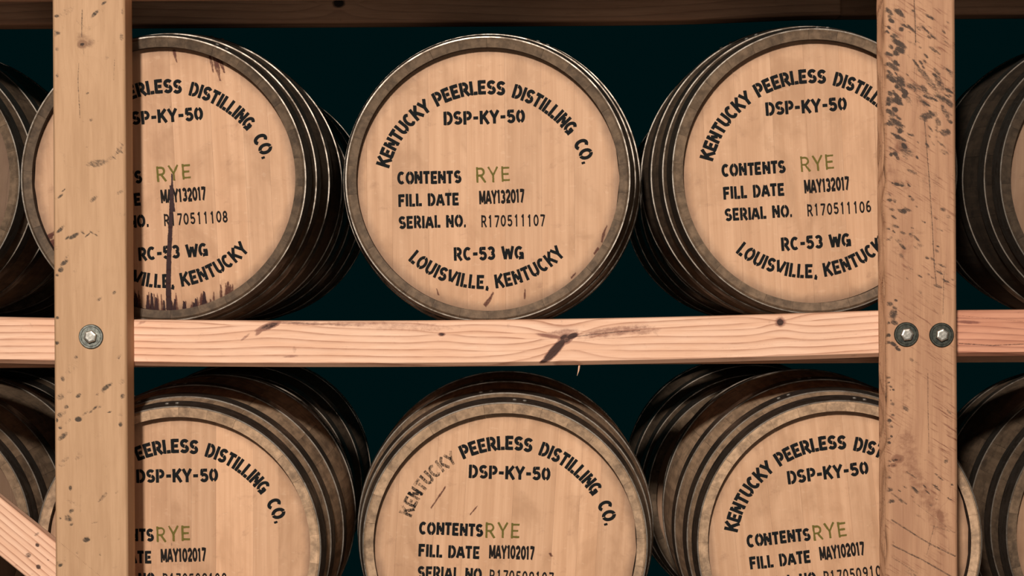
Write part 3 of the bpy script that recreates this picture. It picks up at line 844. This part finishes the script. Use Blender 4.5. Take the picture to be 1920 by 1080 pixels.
top_l = barrel('oak barrel in upper row with a dark leak line running down its head', 306, 335, -2.5, boards=[-190, -120, -62, 18, 90, 150, 196], tones=[.92, .9, .95, .95, 1.0, 1.06, .98, 1.0], seed=1, wood=.5)
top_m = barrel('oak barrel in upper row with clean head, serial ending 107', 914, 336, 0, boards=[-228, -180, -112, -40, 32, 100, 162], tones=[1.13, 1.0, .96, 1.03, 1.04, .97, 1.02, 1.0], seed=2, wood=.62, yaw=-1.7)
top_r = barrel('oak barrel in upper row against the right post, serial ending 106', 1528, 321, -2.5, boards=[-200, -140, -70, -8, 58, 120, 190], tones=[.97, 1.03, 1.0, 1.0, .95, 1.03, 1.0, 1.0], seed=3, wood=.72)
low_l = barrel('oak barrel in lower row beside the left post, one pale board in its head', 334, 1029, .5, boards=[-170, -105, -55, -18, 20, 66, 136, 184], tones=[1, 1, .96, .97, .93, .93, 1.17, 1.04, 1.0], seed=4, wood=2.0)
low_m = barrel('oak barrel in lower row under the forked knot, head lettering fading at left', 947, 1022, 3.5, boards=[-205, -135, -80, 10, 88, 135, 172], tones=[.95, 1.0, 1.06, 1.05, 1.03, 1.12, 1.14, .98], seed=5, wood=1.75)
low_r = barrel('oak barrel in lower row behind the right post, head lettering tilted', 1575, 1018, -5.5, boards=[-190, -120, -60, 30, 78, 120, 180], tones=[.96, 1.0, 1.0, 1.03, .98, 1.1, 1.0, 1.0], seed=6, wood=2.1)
letter(top_l, (6, -1), 'MAY132017', 'R170511108', False, 1.0, 21)
letter(top_m, (0, 0), 'MAY132017', 'R170511107', False, 1.0, 22)
letter(top_r, (0, -6), 'MAY132017', 'R170511106', False, 1.0, 23)
letter(low_l, (0, -16), 'MAY102017', 'R170509108', True, .96, 24)
letter(low_m, (8, -15), 'MAY102017', 'R170509107', True, .96, 25, .47)
letter(low_r, (1, -12), 'MAY102017', 'R170509106', True, .96, 26)

# leak on the upper left barrel (pixels from that head's centre)
def leak(t, mat, paths, name, label, dy):
    k = Ink()
    for pts, ws in paths:
        k.ribbon([(x, -y) for x, y in pts], 3.0, 3.0, lambda u, v: (u, v), 1.0, ws)
    o = k.build(name, mat, t, (0, 0), HEAD_Y - dy)
    o['label'] = label; o['kind'] = 'stuff'
rg = random.Random(3)
rim = []
for i in range(46):
    x = rg.uniform(-75, 115)
    y = math.sqrt(247 ** 2 - x * x)
    h = rg.uniform(6, 26) * (1.4 if x < 10 else 1)
    rim.append(([(x + rg.uniform(-1, 1), y - h), (x, y - h * .4), (x, y)], (.6, rg.uniform(1, 3), rg.uniform(1.5, 4))))
lft = []
for i in range(26):
    a = radians(rg.uniform(112, 160))
    x, y = -246 * sin(a), -246 * cos(a)
    h = rg.uniform(6, 30)
    lft.append(([(x + h, y - h * .5 + rg.uniform(-4, 4)), (x + h * .4, y - h * .2), (x, y)], (.6, rg.uniform(1.5, 4), rg.uniform(2, 5))))
leak(top_l, M_leak, [([(12, -8), (11, 30), (6, 70), (3, 100), (-2, 150), (-5, 190), (-7, 244)], (.6, 2.5, 3.8, 3.8, 4.2, 4.2, 5)),
                     ([(9, 14), (9, 60)], (2, 5)), ([(-255, 60), (-247, 90), (-232, 125), (-212, 155), (-190, 178)], (2, 4, 5, 5, 3))] + rim[::3], 'leak_stain', 'dark dried leak stain', .0010)
leak(top_l, M_leak_red, [([(94, -229), (97, -214), (99, -196)], (2, 3.5, 1)), ([(104, -226), (107, -206), (111, -180)], (5, 5, 1.2)), ([(112, -222), (117, -206), (120, -194)], (5, 4, 1)), ([(122, -216), (132, -206)], (4, 2)),
                         ([(28, -240), (30, -228), (32, -218)], (3, 3, 1)) ] + rim + lft,
     'seep_stain', 'reddish seep stains', .0007)

leak(low_m, M_leak_red, [([(-142, -58), (-118, -98)], (.6, 1.6, .6)), ([(-68, -50), (-56, -66)], (.5, 1, .5)), ([(85, 15), (88, 20)], (2.5, 2.5))], 'scratch', 'thin dark scratches', .0006)
leak(top_m, M_leak_red, [([(-8, 236), (2, 224), (8, 212)], (4, 4, 1)), ([(-95, 215), (-98, 204)], (1, .5)), ([(67, 224), (68, 206)], (2, .5)), ([(155, 185), (163, 176)], (2, 1)), ([(212, 118), (218, 96), (222, 88)], (2, 3, 1)), ([(198, 140), (206, 130)], (2, 3))], 'scuff', 'small dark scuffs', .0006)
# neighbours in the next bays, set a little deeper and darker
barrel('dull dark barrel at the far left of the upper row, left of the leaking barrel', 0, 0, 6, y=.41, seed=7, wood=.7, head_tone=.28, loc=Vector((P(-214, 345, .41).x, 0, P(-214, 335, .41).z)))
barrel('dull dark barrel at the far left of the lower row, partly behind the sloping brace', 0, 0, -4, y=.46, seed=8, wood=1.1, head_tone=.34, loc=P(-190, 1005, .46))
barrel('shadowed barrel at the far right of the upper row, right of the right post', 0, 0, 3, y=.16, seed=9, wood=.25, head_tone=.4, loc=P(2140, 330, .16))  # wood tone darkened to paint in the shadow beside the post
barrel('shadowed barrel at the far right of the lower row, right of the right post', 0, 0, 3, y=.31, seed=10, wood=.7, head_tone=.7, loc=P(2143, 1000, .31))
# second rank deeper in the rack: only their hoops catch light
names = {(0, 0): 'dark barrel glimpsed behind the far left end of the upper row', (0, 1): 'dark barrel glimpsed in the gap right of the leaking upper barrel', (0, 3): 'dark barrel glimpsed in the gap right of the clean-headed upper barrel',
         (1, 0): 'dark barrel glimpsed behind the far left end of the lower row', (1, 1): 'dark barrel glimpsed right of the pale-boarded lower barrel', (1, 3): 'dark barrel glimpsed left of the lower barrel with tilted lettering'}
for r, pys in enumerate((335, 1023)):
    for q, px in enumerate((-300, 306, 917, 1540)):
        if (r, q) in names:
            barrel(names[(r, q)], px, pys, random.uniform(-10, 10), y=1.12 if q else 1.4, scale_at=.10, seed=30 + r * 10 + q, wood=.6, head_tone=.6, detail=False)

# runners under the barrels and bearers behind the posts, hidden by the front rails
def simple_beam(name, x0, x1, y0, y1, z0, z1):
    bm = bmesh.new(); box_bm(bm, x0, x1, y0, y1, z0, z1)
    bmesh.ops.bevel(bm, geom=bm.edges[:], offset=.004, segments=1, affect='EDGES')
    return from_bm(name, bm, M_beam, rack)
for zt in (P(917, 336, .1).z, P(947, 1024, .1).z):
    zb = zt - prof_r(.2) - .0035
    for y0 in (.26, .74, 1.28, 1.78):
        simple_beam('runner', -1.75, 1.75, y0, y0 + .089, zb - .068, zb - .014)
    for xx in (-1.7, 1.7):
        simple_beam('bearer', xx - .045, xx + .045, .0895, 2.0, zb - .158, zb - .0685)
